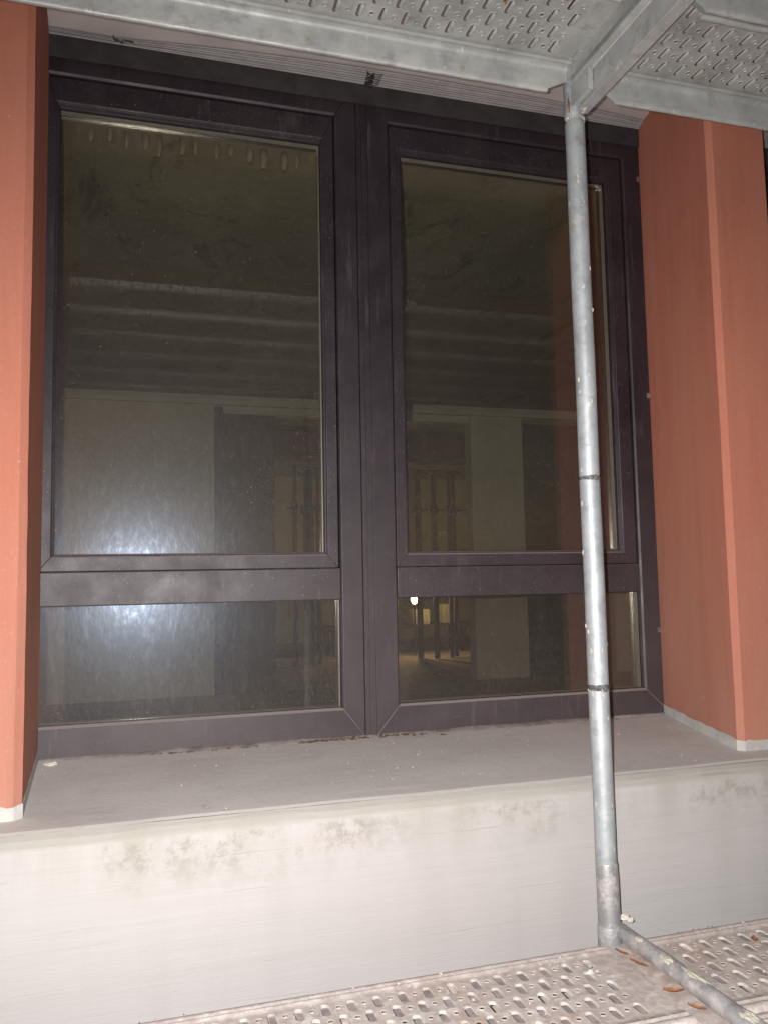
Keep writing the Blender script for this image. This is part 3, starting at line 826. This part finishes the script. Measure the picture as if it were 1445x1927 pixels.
    prof = [(.1175, 0), (.1330, 0), (.1355, .0026), (.1385, .0026), (.1410, 0), (.1470, -.0002), (.1490, .0016), (.1530, .0022), (.1610, .0008), (.1655, -.0030), (HWP, -.0090),
            (HWP, -.030), (HWP-.0012, -.060), (HWP+.0015, -.0640), (HWP+.0015, -.0685), (HWP-.003, -.0720), (HWP-.010, -.0722), (HWP-.0125, -.0690), (HWP-.0125, -.0620)]
    for sg in (1, -1):
        vs = []; n2 = len(prof); nx = 90
        for k in range(nx+1):
            for (y, z) in prof:
                cut = .062*min(1, max(0, (-z-.030)/.032))
                e0, e1 = xa+cut, xb-cut
                ser = .0007*((k*7) % 5-2)/2 if z < -.062 else 0
                vs.append((e0+(e1-e0)*k/nx, sg*(y+ser), z))
        fs = [(k*n2+q, (k+1)*n2+q, (k+1)*n2+q+1, k*n2+q+1) if sg < 0 else (k*n2+q, k*n2+q+1, (k+1)*n2+q+1, (k+1)*n2+q) for k in range(nx) for q in range(n2-1)]
        m.add(vs, fs, True)
    # end caps
    for x in (xa+.001, xb-.001):
        m.add([(x, -HWP+.004, -.001), (x, HWP-.004, -.001), (x, HWP-.004, -.030), (x, -HWP+.004, -.030)], [(0, 1, 2, 3)])
    me = bpy.data.meshes.new(name); me.from_pydata(m.v, [], m.f); me.polygons.foreach_set('use_smooth', m.s)
    me.materials.append(mat); me.materials.append(M['plug'])
    for i in plugs: me.polygons[i].material_index = 1
    me.update()
    return me
mesh_up = plank_mesh('perforated_sheet', M['plank'], False, 1)
mesh_lo = plank_mesh('perforated_sheet', M['plank_low'], True, 2)
XL, XR = 1.000-PL/2, 1.069+PL/2
order = ['nearest the wall', 'second from the wall', 'third from the wall', 'fourth from the wall', 'fifth from the wall', 'sixth from the wall']
def plank(me, x, y, z, label, first=[None, None]):
    th = thing('steel_plank', (x, y, z), label, 'plank', 'perforated steel scaffold planks')
    d = bpy.data.objects.new('perforated_sheet', me); COL.objects.link(d); d.parent = th
    # hooks gripping the transom at both ends
    for sx in (-1, 1):
        for oy in (-.105, .105):
            x0 = x+sx*(PL/2-.012); x1 = x+sx*(PL/2+.020)
            obj('hook', MB().box(min(x0, x1), max(x0, x1), y+oy-.018, y+oy+.018, z-.0045, z-.0015), M['plank'], th, bevel=.0006)
    return th
for k in range(6):
    y = 1.5215-.343*k
    plank(mesh_up, XL, y, UZ, 'perforated steel plank overhead, left of the cross bar, '+order[k])
    plank(mesh_up, XR, y, UZ, 'perforated steel plank overhead, right of the cross bar, '+order[k])
    plank(mesh_lo, XL, y, LZ, 'dusty perforated plank underfoot, left of the cross tube, '+order[k])
    plank(mesh_lo, XR, y, LZ, 'dusty perforated plank underfoot, right of the cross tube, '+order[k])

# ================================================================== DEBRIS
def leaf(name, c, l, w_, rot, curl, label, mat=None):
    m = MB(); n = 8; vs = []
    for lv in (0, 1):
        for k in range(n+1):
            s = k/n; ww = w_*math.sin(PI*min(1, s*1.02+.02))**.8
            for q in (-1, -.4, .4, 1):
                x = (s-.5)*l; y = q*ww/2; z = curl*abs(q)**1.5*.5+curl*.6*(s-.5)**2*2+lv*.0006
                vs.append((c[0]+x*math.cos(rot)-y*math.sin(rot), c[1]+x*math.sin(rot)+y*math.cos(rot), c[2]+z))
    fs = []
    for lv in (0, 1):
        for k in range(n):
            for q in range(3):
                a = lv*(n+1)*4+k*4+q; f = (a, a+1, a+5, a+4); fs.append(f if lv else f[::-1])
    m.add(vs, fs, True)
    return tag(obj(name, m, mat or M['leaf'], base=c), label, 'leaf')
D = LZ+.004
leaf('dead_leaf', (1.018, 1.452, D), .040, .014, -.35, .010, 'orange dead leaf lying against the left of the deck cross tube, the largest one')
leaf('dead_leaf', (1.022, 1.385, D), .034, .010, -.9, .008, 'narrow brown dead leaf touching the cross tube, nearest the bottom of the photo')
leaf('dead_leaf', (1.326, 1.580, D+.004), .026, .014, 1.1, .008, 'reddish brown leaf scrap on the dusty plank right of the cross tube')
leaf('dead_leaf', (1.022, 1.575, D), .045, .011, -1.2, .006, 'long brown leaf tucked beside the cross tube close to the pole foot')
leaf('dead_leaf', (1.016, 1.630, D), .035, .009, -1.2, .006, 'thin brown leaf at the foot of the pole')
for X_, Y_, a, lb in ((.745, 1.50, .9, 'small brown leaf scrap caught under the left overhead plank, far from the pole'),
                      (.868, 1.46, .3, 'small brown leaf scrap caught under the left overhead plank, nearer the cross bar')):
    leaf('dead_leaf', (X_, Y_, UZ-.006), .018, .007, a, -.004, lb)
# white chip on the sill
m = MB(); m.blob((-.232, 2.375, SZ(2.375)+.004), .021, .014, .0055, 8, 9, 5)
tag(obj('paint_chip', m, M['chip'], base=(-.232, 2.375, SZ(2.375))), 'white paint chip on the sill beside the left pillar', 'chip')
m = MB(); m.blob((1.066, 1.690, LZ+.050), .014, .010, .007, 9, 9, 5).blob((1.076, 1.684, LZ+.046), .008, .007, .005, 3, 8, 5)
tag(obj('mortar_lump', m, M['chip'], base=(1.066, 1.69, LZ+.045)), 'pale mortar lump stuck where the cross tube meets the pole', 'lump')
m = MB(); m.blob((.905, 1.575, LZ+.006), .008, .006, .005, 19, 9, 5)
tag(obj('mortar_lump', m, M['chip'], base=(.905, 1.575, LZ+.003)), 'white mortar crumb on the left deck plank, the biggest there', 'lump')
# uncountable crumbs
rr = random.Random(31)
m = MB()
for k in range(330):
    x = rr.uniform(-1.2, 2.6); y = rr.choice([rr.uniform(1.30, 1.69), rr.uniform(1.62, 1.69)]); s = rr.choice([rr.uniform(.0008, .002), rr.uniform(.0012, .0035)])
    m.blob((x, y, LZ+.0015+s*.5), s*1.3, s, s*.8, k, 5, 3)
tag(obj('mortar_crumbs', m, M['crumb'], kind='stuff'), 'pale mortar crumbs scattered on the lower deck planks', 'crumbs')
m = MB()
for k in range(95):
    x = rr.uniform(-.30, 1.70); y = rr.uniform(1.90, 2.40); s = rr.choice([rr.uniform(.0005, .0012), rr.uniform(.0006, .0022)])
    m.blob((x, y, SZ(y)+s*.4), s*1.5, s, s*.7, k+500, 5, 3)
tag(obj('sill_crumbs', m, M['crumb'], kind='stuff'), 'fine pale grit scattered on the window sill', 'grit')
# brown silt and ragged mortar along the bottom of the frame
m = MB()
def silt(xa, xb, dens, smax):
    for k in range(dens):
        x = rr.uniform(xa, xb); y = YW-.004-rr.random()**2*.022; s = rr.uniform(.002, smax)
        m.blob((x, y, SZ(y)+.001), s*rr.uniform(1, 2.4), s*.9, s*rr.uniform(.35, .8), k+900, 6, 4)
silt(.03, .16, 40, .005); silt(.17, .34, 36, .004); silt(.45, .66, 90, .0065); silt(.69, .80, 40, .006); silt(.80, .95, 12, .004); silt(.0, 1.6, 60, .0025)
for x, y, s in ((.885, 2.375, .008), (.893, 2.371, .006), (.80, 2.392, .008), (.825, 2.395, .009)):
    m.blob((x, y, SZ(y)+.001), s, s*.7, s*.35, int(x*1000), 7, 4)
tag(obj('brown_silt', m, M['soil'], kind='stuff'), 'brown silt and leaf crumbs gathered along the foot of the window frame', 'silt')
m = MB(); vs = []; fs = []; n = 240
for k in range(n+1):
    x = -.31+2.03*k/n; h = .007+.006*abs(math.sin(x*11))*abs(math.sin(x*3.1+1))+rr.uniform(-.0012, .0012); d = .010+.006*math.sin(x*7)+rr.uniform(-.0015, .0015)
    vs += [(x, YW-.002-d-.004, SZ(YW-.014)-.0004), (x, YW-.004-d*.45, SZ(YW)+h*.55), (x, YW+.004, SZ(YW)+h*.72)]
for k in range(n):
    for q in (0, 1): fs.append((k*3+q, (k+1)*3+q, (k+1)*3+q+1, k*3+q+1))
m.add(vs, fs, True)
obj('mortar_fillet', m, M['fillet'], wall)
